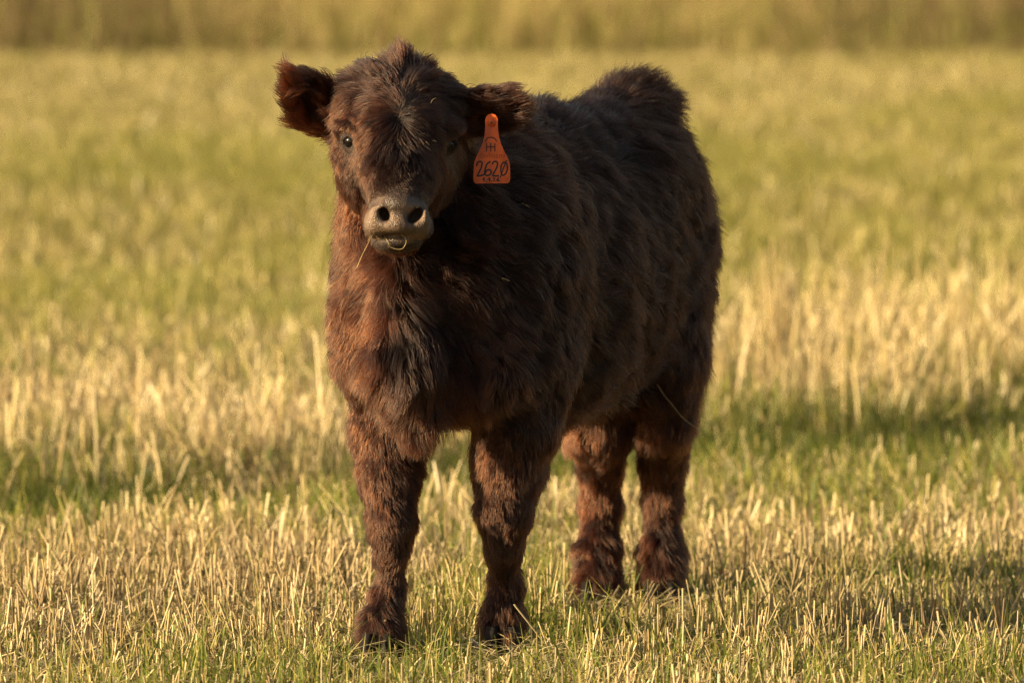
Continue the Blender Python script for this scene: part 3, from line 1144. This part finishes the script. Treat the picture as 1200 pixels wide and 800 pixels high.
def trampled(x, y):
    k = np.zeros(len(x))
    for hx, hd in ((444, 10.13), (588, 10.23), (700, 10.90), (775, 10.90)):
        cx = (hx - 600) / FP * hd
        k = np.maximum(k, np.exp(-(((x - cx) / .065) ** 2 + ((y - hd + .16) / .20) ** 2)))
    return k


def clear_legs(x, y):
    """nothing grows through the hooves or legs"""
    k = np.ones(len(x), bool)
    for hx, hd in ((444, 10.13), (588, 10.23), (700, 10.90), (775, 10.90)):
        cx = (hx - 600) / FP * hd
        k &= ((x - cx) / .034) ** 2 + ((y - hd) / .045) ** 2 > 1
    return k


# (y0, y1, straw density, green density, width factor)
ZM = {8.9: 1.3, 11.6: 1.6, 14.6: 2.1, 19: 3.0, 28: 4.5}
for y0, y1, ds, dg, wf in ((8.9, 11.6, 5200, 6000, 1.0), (11.6, 14.6, 3800, 4800, 1.25), (14.6, 19, 2400, 2300, 1.6), (19, 28, 1400, 1300, 2.0), (28, BELT_Y, 650, 600, 2.7)):
    x, y = scatter(y0, y1, ds, ZM[y0])
    k = clear_legs(x, y)
    ga = green_amount(x, y)
    # plants come in drilled tufts
    tuft = vnoise(np.stack([x, y], -1), .045, 35)
    k &= rng.random(len(x)) < np.clip((1.15 - .90 * ga) * (.26 + 1.8 * tuft ** 1.5), 0, 1)
    x, y = x[k], y[k]
    n_ = len(x)
    ta = tall_amount(x, y)
    h = rng.gamma(5, .0115, n_) * (.8 + .5 * fnoise(np.stack([x, y], -1), .5, 31, 2))
    h = np.clip(h * rng.uniform(.5, 1.4, n_) * (1 - .12 * smooth(10.8, 11.8, y)), .012, .14) * (1 - .30 * (1 - smooth(9.7, 10.8, y))) * (1 - .70 * trampled(x, y))
    h = h * (1 + ta * .9)
    tl = (rng.random(n_) < ta * .20)
    h[tl] = rng.uniform(.13, .29, tl.sum())
    root = np.stack([x, y, ground_h(x, y) - .01], -1)
    ang = rng.random(n_) * 6.28
    la = np.abs(rng.normal(0, .36, n_)) * h
    flat = rng.random(n_) < .28
    la[flat] = rng.uniform(.5, 1.6, flat.sum()) * h[flat]; h = np.where(flat, h * .35 + .01, h)
    lean = np.stack([np.cos(ang), np.sin(ang) * .8], -1) * la[:, None]
    u = rng.random((n_, 1)); v = fnoise(np.stack([x, y], -1), .35, 37, 2)[:, None]
    col = straw_a * (1 - u) + straw_b * u
    dk = rng.random((n_, 1)) < .34
    col = np.where(dk, straw_c * (.7 + .6 * u), col) * (.78 + .4 * v)
    col = col * (1 - .30 * ga[k][:, None]) + olive * .30 * ga[k][:, None]
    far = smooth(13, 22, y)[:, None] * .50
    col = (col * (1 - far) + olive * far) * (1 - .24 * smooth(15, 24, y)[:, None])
    if y1 < 12:
        parts['s'].append(tubes(root, h, rng.uniform(.0011, .0030, n_), lean, col))
    else:
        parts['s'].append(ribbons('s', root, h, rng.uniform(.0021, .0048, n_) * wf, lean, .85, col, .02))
    # green blades
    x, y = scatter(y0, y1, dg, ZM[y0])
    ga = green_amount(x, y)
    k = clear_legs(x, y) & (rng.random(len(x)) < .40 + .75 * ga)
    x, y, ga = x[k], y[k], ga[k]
    n_ = len(x)
    h = rng.gamma(5, .0095, n_) * (.75 + .6 * ga)
    h = np.clip(h * rng.uniform(.6, 1.6, n_) * (1 + .5 * band_amount(x, y)), .012, .13) * (1 - .70 * trampled(x, y))
    ang = rng.random(n_) * 6.28
    lean = np.stack([np.cos(ang), np.sin(ang)], -1) * (np.abs(rng.normal(.25, .35, n_)) * h)[:, None]
    root = np.stack([x, y, ground_h(x, y) - .006], -1)
    u = rng.random((n_, 1))
    col = green_a * (1 - u) + green_b * u
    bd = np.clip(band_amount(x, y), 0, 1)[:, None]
    col = col * (1 - .55 * bd)  # blade colour darkened in the hollow, standing in for its shade
    yl = rng.random((n_, 1)) < .30 * (1 - bd)
    col = np.where(yl, olive, col)
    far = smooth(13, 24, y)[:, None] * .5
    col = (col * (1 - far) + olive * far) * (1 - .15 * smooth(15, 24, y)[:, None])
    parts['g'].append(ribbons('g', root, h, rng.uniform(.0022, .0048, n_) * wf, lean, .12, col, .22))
# litter: cut straw lying on the ground
for y0, y1, ds, wf in ((8.9, 12.0, 3000, 1), (12, 19, 1200, 1.4)):
    x, y = scatter(y0, y1, ds, 1.0)
    k = clear_legs(x, y); x, y = x[k], y[k]
    n_ = len(x)
    L_ = rng.uniform(.02, .09, n_) * rng.choice([1, 1, 1.8], n_); ang = rng.random(n_) * 6.28
    root = np.stack([x, y, ground_h(x, y) + rng.uniform(.004, .030, n_)], -1)
    lean = np.stack([np.cos(ang), np.sin(ang)], -1) * L_[:, None]
    u = rng.random((n_, 1))
    col = (straw_a * (1 - u) + straw_b * u) * rng.uniform(.6, 1.1, (n_, 1))
    parts['s'].append(ribbons('l', root, rng.uniform(-.008, .03, n_), rng.uniform(.002, .004, n_) * wf, lean, .9, col, .05))


# loose tufts of tall uncut straw behind the green hollow
for x0, x1, o0_, o1_, n_, h0, h1 in ((-2.4, -.45, .30, 1.7, 300, .10, .27), (.42, 2.7, .75, 3.2, 700, .12, .32), (-.4, .4, .4, 1.4, 60, .10, .2)):
    x = rng.uniform(x0, x1, n_ * 2); y = trough_c(x) + rng.uniform(o0_ - .35, o1_ + .4, n_ * 2)
    k = rng.random(n_ * 2) < smooth(.40, .66, fnoise(np.stack([x, y * .6], -1), .30, 151, 2)) * .9 + .08
    x, y = x[k], y[k]; n_ = len(x)
    h = rng.uniform(h0, h1, n_) * rng.uniform(.6, 1, n_)
    ang = rng.random(n_) * 6.28
    lean = np.stack([np.cos(ang), np.sin(ang) * .5], -1) * (np.abs(rng.normal(0, .30, n_)) * h)[:, None]
    root = np.stack([x, y, ground_h(x, y) - .01], -1)
    u = rng.random((n_, 1))
    parts['s'].append(ribbons('t', root, h, rng.uniform(.003, .0062, n_), lean, .6, straw_a * (1 - u) + straw_b * u, .18))


def join(lst):
    vs, fs, cs = [], [], []
    o = 0
    for v, f, c in lst:
        vs.append(v); fs.append(f + o); cs.append(c); o += len(v)
    return np.concatenate(vs), np.concatenate(fs), np.concatenate(cs)


v_, f_, c_ = join(parts['s'])
o = link('stubble', mesh_from('stubble', v_, f_, MAT_STRAW, False, c_))
tag(o, 'pale golden cut straw stubble covering the field', 'stubble', kind='stuff')
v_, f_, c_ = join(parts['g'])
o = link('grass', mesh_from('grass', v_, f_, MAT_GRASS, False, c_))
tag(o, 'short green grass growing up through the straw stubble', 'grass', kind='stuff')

# standing crop along the far edge of the field
n_ = 93000
x = rng.uniform(-10, 10, n_); y = BELT_Y + .6 * (fnoise(np.stack([x, x * 0], -1), 2.5, 51, 3) - .5) - .06 * np.abs(x) * (x > 0) + rng.gamma(1.6, 1.7, n_)
yb = y - BELT_Y
q = .65 * fnoise(np.stack([x, y * 1.6], -1), 3.2, 53, 2) + .35 * rng.random(n_)
h = rng.uniform(.55, 1.05, n_) * (.8 + .4 * q) * (.22 + .78 * smooth(-.3, 1.5, yb + rng.normal(0, .35, n_)))
ang = rng.random(n_) * 6.28
lean = np.stack([np.cos(ang), np.sin(ang)], -1) * (rng.random(n_) ** 2 * .40 * h)[:, None]
u = rng.random((n_, 1)); qq = (smooth(.26, .50, q) * (1 - .75 * smooth(2.0, 3.2, np.abs(x + .3))))[:, None]
ta = np.array([.60, .47, .19]) * (1 - u) + np.array([.76, .64, .29]) * u
tb = np.array([.20, .135, .085]) * (1 - u) + np.array([.36, .26, .13]) * u
col = ta * qq + tb * (1 - qq)
gr = rng.random((n_, 1)) < (.10 + .28 * (1 - smooth(-.2, 1.2, yb)))[:, None]
col = np.where(gr, np.array([.36, .37, .09]), col)
root = np.stack([x, y, ground_h(x, y) - .02], -1)
v_, f_, c_ = ribbons('c', root, h, rng.uniform(.006, .014, n_), lean, .35, col, .1)
o = link('standing_crop', mesh_from('standing_crop', v_, f_, MAT_CROP, False, c_))
tag(o, 'tall uncut golden brown crop standing along the far field edge', 'crop', kind='stuff')

# ------------------------------------------------------------------ single stalks, blades and straws
def solid_mat(name, c, tr=.2):
    m, n, out = new_mat(name)
    p = n.nodes.new('ShaderNodeBsdfPrincipled'); p.inputs['Roughness'].default_value = .45
    ti = n.nodes.new('ShaderNodeTexNoise'); ti.inputs['Scale'].default_value = 90
    tcn = n.nodes.new('ShaderNodeTexCoord')
    r = n.nodes.new('ShaderNodeValToRGB')
    r.color_ramp.elements[0].position = .35; r.color_ramp.elements[0].color = (c[0] * .72, c[1] * .68, c[2] * .6, 1)
    r.color_ramp.elements[1].position = .65; r.color_ramp.elements[1].color = (*c, 1)
    n.links.new(tcn.outputs['Object'], ti.inputs['Vector']); n.links.new(ti.outputs[0], r.inputs[0]); n.links.new(r.outputs[0], p.inputs['Base Color'])
    t_ = n.nodes.new('ShaderNodeBsdfTranslucent'); n.links.new(r.outputs[0], t_.inputs['Color'])
    mx = n.nodes.new('ShaderNodeMixShader'); mx.inputs[0].default_value = tr
    n.links.new(p.outputs[0], mx.inputs[1]); n.links.new(t_.outputs[0], mx.inputs[2]); n.links.new(mx.outputs[0], out.inputs[0])
    return m


MAT_STALK = solid_mat('straw stalk', (.58, .43, .20))
MAT_BLADE = solid_mat('grass blade', (.20, .28, .05), .4)
MAT_DEAD = solid_mat('dead leaf', (.30, .10, .035), .2)


def stalk(name, pix, d, r, label, cat, group, mat=MAT_STALK, taper=None):
    pts = [W(px, py, d + dd) for px, py, dd in pix]
    if cat != 'straw':
        pts[0][2] = float(ground_h(np.array([pts[0][0]]), np.array([pts[0][1]]))[0]) - .005
    o0 = pts[0].copy()
    b = bmesh.new()
    cp = curve_pts(pts, 4) if len(pts) > 2 else [pts[0], (pts[0] + pts[1]) / 2, pts[1]]
    cp = [Vector(p - o0) for p in cp]
    tp = [1 - .45 * i / (len(cp) - 1) for i in range(len(cp))] if taper is None else [1 - taper * i / (len(cp) - 1) for i in range(len(cp))]
    tube_bm(b, cp, r, 6, tp)
    o = finish(name, b, mat)
    o.location = Vector(o0)
    tag(o, label, cat, group)
    return o


TG = 'tall dry stalks left standing in the field'
def gd(py): return float(ground_depth(py))
for pix, d, r, lb in (
    ([(42, 550, 0), (37, 460, 0), (31, 375, .02)], gd(550), .0022, 'tall straight dry stalk, the leftmost of the lone stalks at the left'),
    ([(44, 520, 0), (56, 430, 0), (62, 352, .03), (73, 402, -.02)], gd(540) , .0018, 'tall dry stalk with a folded over tip near the left edge'),
    ([(3, 520, 0), (10, 430, 0), (22, 395, 0)], gd(540), .0024, 'leaning dry stalk cut by the left edge of the picture'),
    ([(98, 552, 0), (108, 480, 0), (120, 405, .02)], gd(552), .0022, 'dry stalk leaning right, the rightmost lone stalk at the left'),
    ([(161, 440, 0), (156, 400, 0), (152, 374, 0)], gd(470), .003, 'short thick blurred stalk left of the calf in mid field'),
    ([(396, 440, .0), (377, 360, 0), (360, 318, .02)], gd(470), .0022, 'dry stalk leaning towards the chest of the calf from its left'),
    ([(966, 440, 0), (960, 350, 0), (950, 304, 0)], gd(470), .0034, 'broad pale stalk leaning left to the right of the calf'),
    ([(1022, 430, 0), (1030, 340, 0), (1041, 270, 0)], gd(465), .0026, 'tall pale stalk leaning right near the right hand tall clump'),
    ([(1128, 420, 0), (1127, 340, 0), (1125, 300, 0)], gd(480), .0024, 'dry upright stalk halfway between the broad stalk and the right edge'),
    ([(1126, 400, 0), (1135, 350, 0), (1144, 312, 0)], gd(455), .0030, 'dry stalk leaning right near the right edge of the picture'),
    ([(1078, 420, 0), (1077, 340, 0), (1076, 288, 0)], gd(460), .0030, 'tall upright pale stalk beside the right leaning ones at the right'),
    ([(1182, 430, 0), (1180, 330, 0), (1177, 280, 0)], gd(470), .0026, 'rightmost tall upright stalk by the right picture edge'),
): stalk('dry_stalk', pix, d, r, lb, 'dry stalk', TG)
# the big pale clump right of the calf
root_e = bpy.data.objects.new('straw_clump', None); COL.objects.link(root_e)
gdc = gd(440)
rp = W(912, 440, gdc); rp[2] = float(ground_h(np.array([rp[0]]), np.array([rp[1]]))[0])
root_e.location = Vector(rp)
tag(root_e, 'big pale clump of upright straw stems just right of the calf', 'straw clump')
for bx, tx, ty in ((905, 897, 300), (908, 893, 290), (910, 905, 278), (912, 911, 296), (914, 919, 276), (916, 926, 284), (918, 930, 300), (921, 934, 318), (903, 888, 320), (911, 900, 330), (917, 921, 322), (907, 912, 340)):
    dd = rng.uniform(-.04, .04)
    p0 = W(bx, 440, gdc + dd); p0[2] = rp[2] - .01
    p1 = W((bx * .45 + tx * .55), 440 * .45 + ty * .55, gdc + dd); p2 = W(tx, ty, gdc + dd * 1.5)
    b = bmesh.new(); tube_bm(b, [Vector(q - rp) for q in (p0, p1, p2)], .0032, 5, [1, .95, .7])
    finish('stem', b, MAT_STALK, root_e)

BG = 'long green blades standing before the hooves'
for pix, d, lb in (
    ([(560, 757, 0), (566, 725, 0), (574, 689, 0)], gd(757), 'long bright green blade in front of the right fore hoof'),
    ([(429, 772, 0), (433, 755, 0), (439, 741, 0)], gd(772), 'short green blade in front of the left fore hoof'),
    ([(592, 760, 0), (592, 738, 0), (591, 720, 0)], gd(760), 'thin upright green blade at the middle of the right fore hoof'),
    ([(1035, 712, 0), (1030, 695, 0), (1025, 676, 0)], gd(712), 'broad green blade standing in the shaded patch right of the hind hooves'),
    ([(1186, 800, 0), (1176, 785, 0), (1173, 757, 0)], gd(800), 'green blade at the bottom right corner of the picture'),
): stalk('grass_blade', pix, d, .0024, lb, 'grass blade', BG, MAT_BLADE, .9)
stalk('straw', [(1091, 780, 0), (1125, 768, .0), (1160, 754, 0)], 9.85, .0018, 'long straw lying slanted over the stubble at the lower right', 'straw', None)
stalk('straw', [(100, 700, 0), (75, 702, .0), (48, 715, 0)], 10.5, .0018, 'bent straw lying on the stubble at the lower left', 'straw', None)
b = bmesh.new()
for i in range(9):
    t = i / 8
    w = .010 * math.sin(math.pi * (t * .9 + .05))
    for s in (-1, 0, 1):
        b.verts.new((t * .055, s * w, .006 * math.sin(t * 5) + abs(s) * .005))
b.verts.ensure_lookup_table()
for i in range(8):
    for s in range(2):
        k = i * 3 + s
        b.faces.new((b.verts[k], b.verts[k + 1], b.verts[k + 4], b.verts[k + 3]))
r_ = bmesh.ops.solidify(b, geom=b.faces[:], thickness=.0006)
o = finish('dead_leaf', b, MAT_DEAD)
lp = W(842, 672, gd(690)); o.location = Vector(lp); o.rotation_euler = (0.5, .35, -.35)
tag(o, 'curled rust brown dead leaf on the stubble right of the hind hooves', 'dead leaf')

# straws caught in the coat
CG = 'bits of straw caught in the coat'
for pix, lift, r, lb in (
    ([(643, 230), (655, 262), (671, 286)], .040, .0006, 'long curved straw on the shoulder behind the ear tag'),
    ([(612, 238), (622, 244), (631, 252)], .040, .0007, 'short straw lying on the neck fur just right of the ear tag'),
    ([(760, 204), (762, 214), (761, 221)], .040, .0008, 'small upright straw chip high on the flank'),
    ([(771, 203), (766, 210), (761, 216)], .042, .0007, 'small slanting straw chip touching the upright one on the flank'),
    ([(809, 242), (807, 252), (804, 264)], .036, .0006, 'thin upright straw near the rear edge of the rump'),
    ([(588, 326), (592, 327), (597, 329)], .036, .0009, 'tiny pale straw chip in the middle of the shoulder'),
    ([(403, 83), (408, 88), (414, 92)], .024, .0009, 'pale straw chip beside the raised ear on the forehead'),
    ([(505, 121), (507, 117), (511, 115)], .024, .0006, 'tiny curved straw chip on the right side of the forehead'),
    ([(499, 166), (501, 168), (503, 170)], .020, .0009, 'lower of two tiny pale chips above the shaded eye'),
    ([(507, 165), (509, 165), (511, 166)], .020, .0009, 'upper of two tiny pale chips beside the shaded eye'),
    ([(770, 450), (779, 464), (787, 473)], .036, .0006, 'long straw hanging from the flank by the hind leg'),
):
    ps = []
    for px, py in pix:
        q, ok = surf(px, py, lift)
        if not ok: q = W(px, py, 10.7)
        ps.append(q)
    if lb.startswith('long straw hanging'):
        ps += [W(803, 492, ps[-1][1] + .01), W(826, 507, ps[-1][1] + .02)]
    o0 = ps[0].copy()
    b = bmesh.new(); tube_bm(b, [Vector(p - o0) for p in curve_pts(ps, 4)], r, 5)
    o = finish('straw', b, MAT_STALK); o.location = Vector(o0)
    tag(o, lb, 'straw', CG)
MG = 'straws held in the mouth'
for pix, lb in (
    ([(436, 276, 0), (430, 288, -.006), (424, 300, -.004), (418, 314, 0)], 'long dry straw hanging from the left corner of the mouth'),
    ([(441, 277, 0), (447, 281, -.003), (452, 279, -.003)], 'tiny straw crumb stuck to the middle left of the lower lip'),
    ([(463, 300, 0), (467, 298, -.002), (470, 301, -.001)], 'tiny pale straw crumb on the chin under the loop'),
    ([(434, 277, 0), (431, 284, -.004), (433, 289, -.004), (427, 296, -.002)], 'short kinked straw beside the long one at the mouth corner'),
    ([(450, 276, 0), (455, 284, -.008), (457, 289, -.010), (465, 292, -.010), (472, 291, -.010), (476, 284, -.006), (474, 278, -.003), (469, 274, 0)], 'fine looped straw curling out over the lower lip'),
):
    ps = []
    q0, _ = surf(pix[0][0], pix[0][1] + 3)
    dmin = q0[1] - .004
    for i, (px, py, dd) in enumerate(pix):
        q, ok = surf(px, py, .004)
        dd_ = min(dmin, q[1]) if ok else dmin
        ps.append(W(px, py, dd_ if 0 < i else dd_ + .004))
    o0 = ps[0].copy()
    b = bmesh.new(); tube_bm(b, [Vector(p - o0) for p in curve_pts(ps, 6)], .0006, 5)
    o = finish('straw', b, MAT_STALK); o.location = Vector(o0)
    tag(o, lb, 'straw', MG)
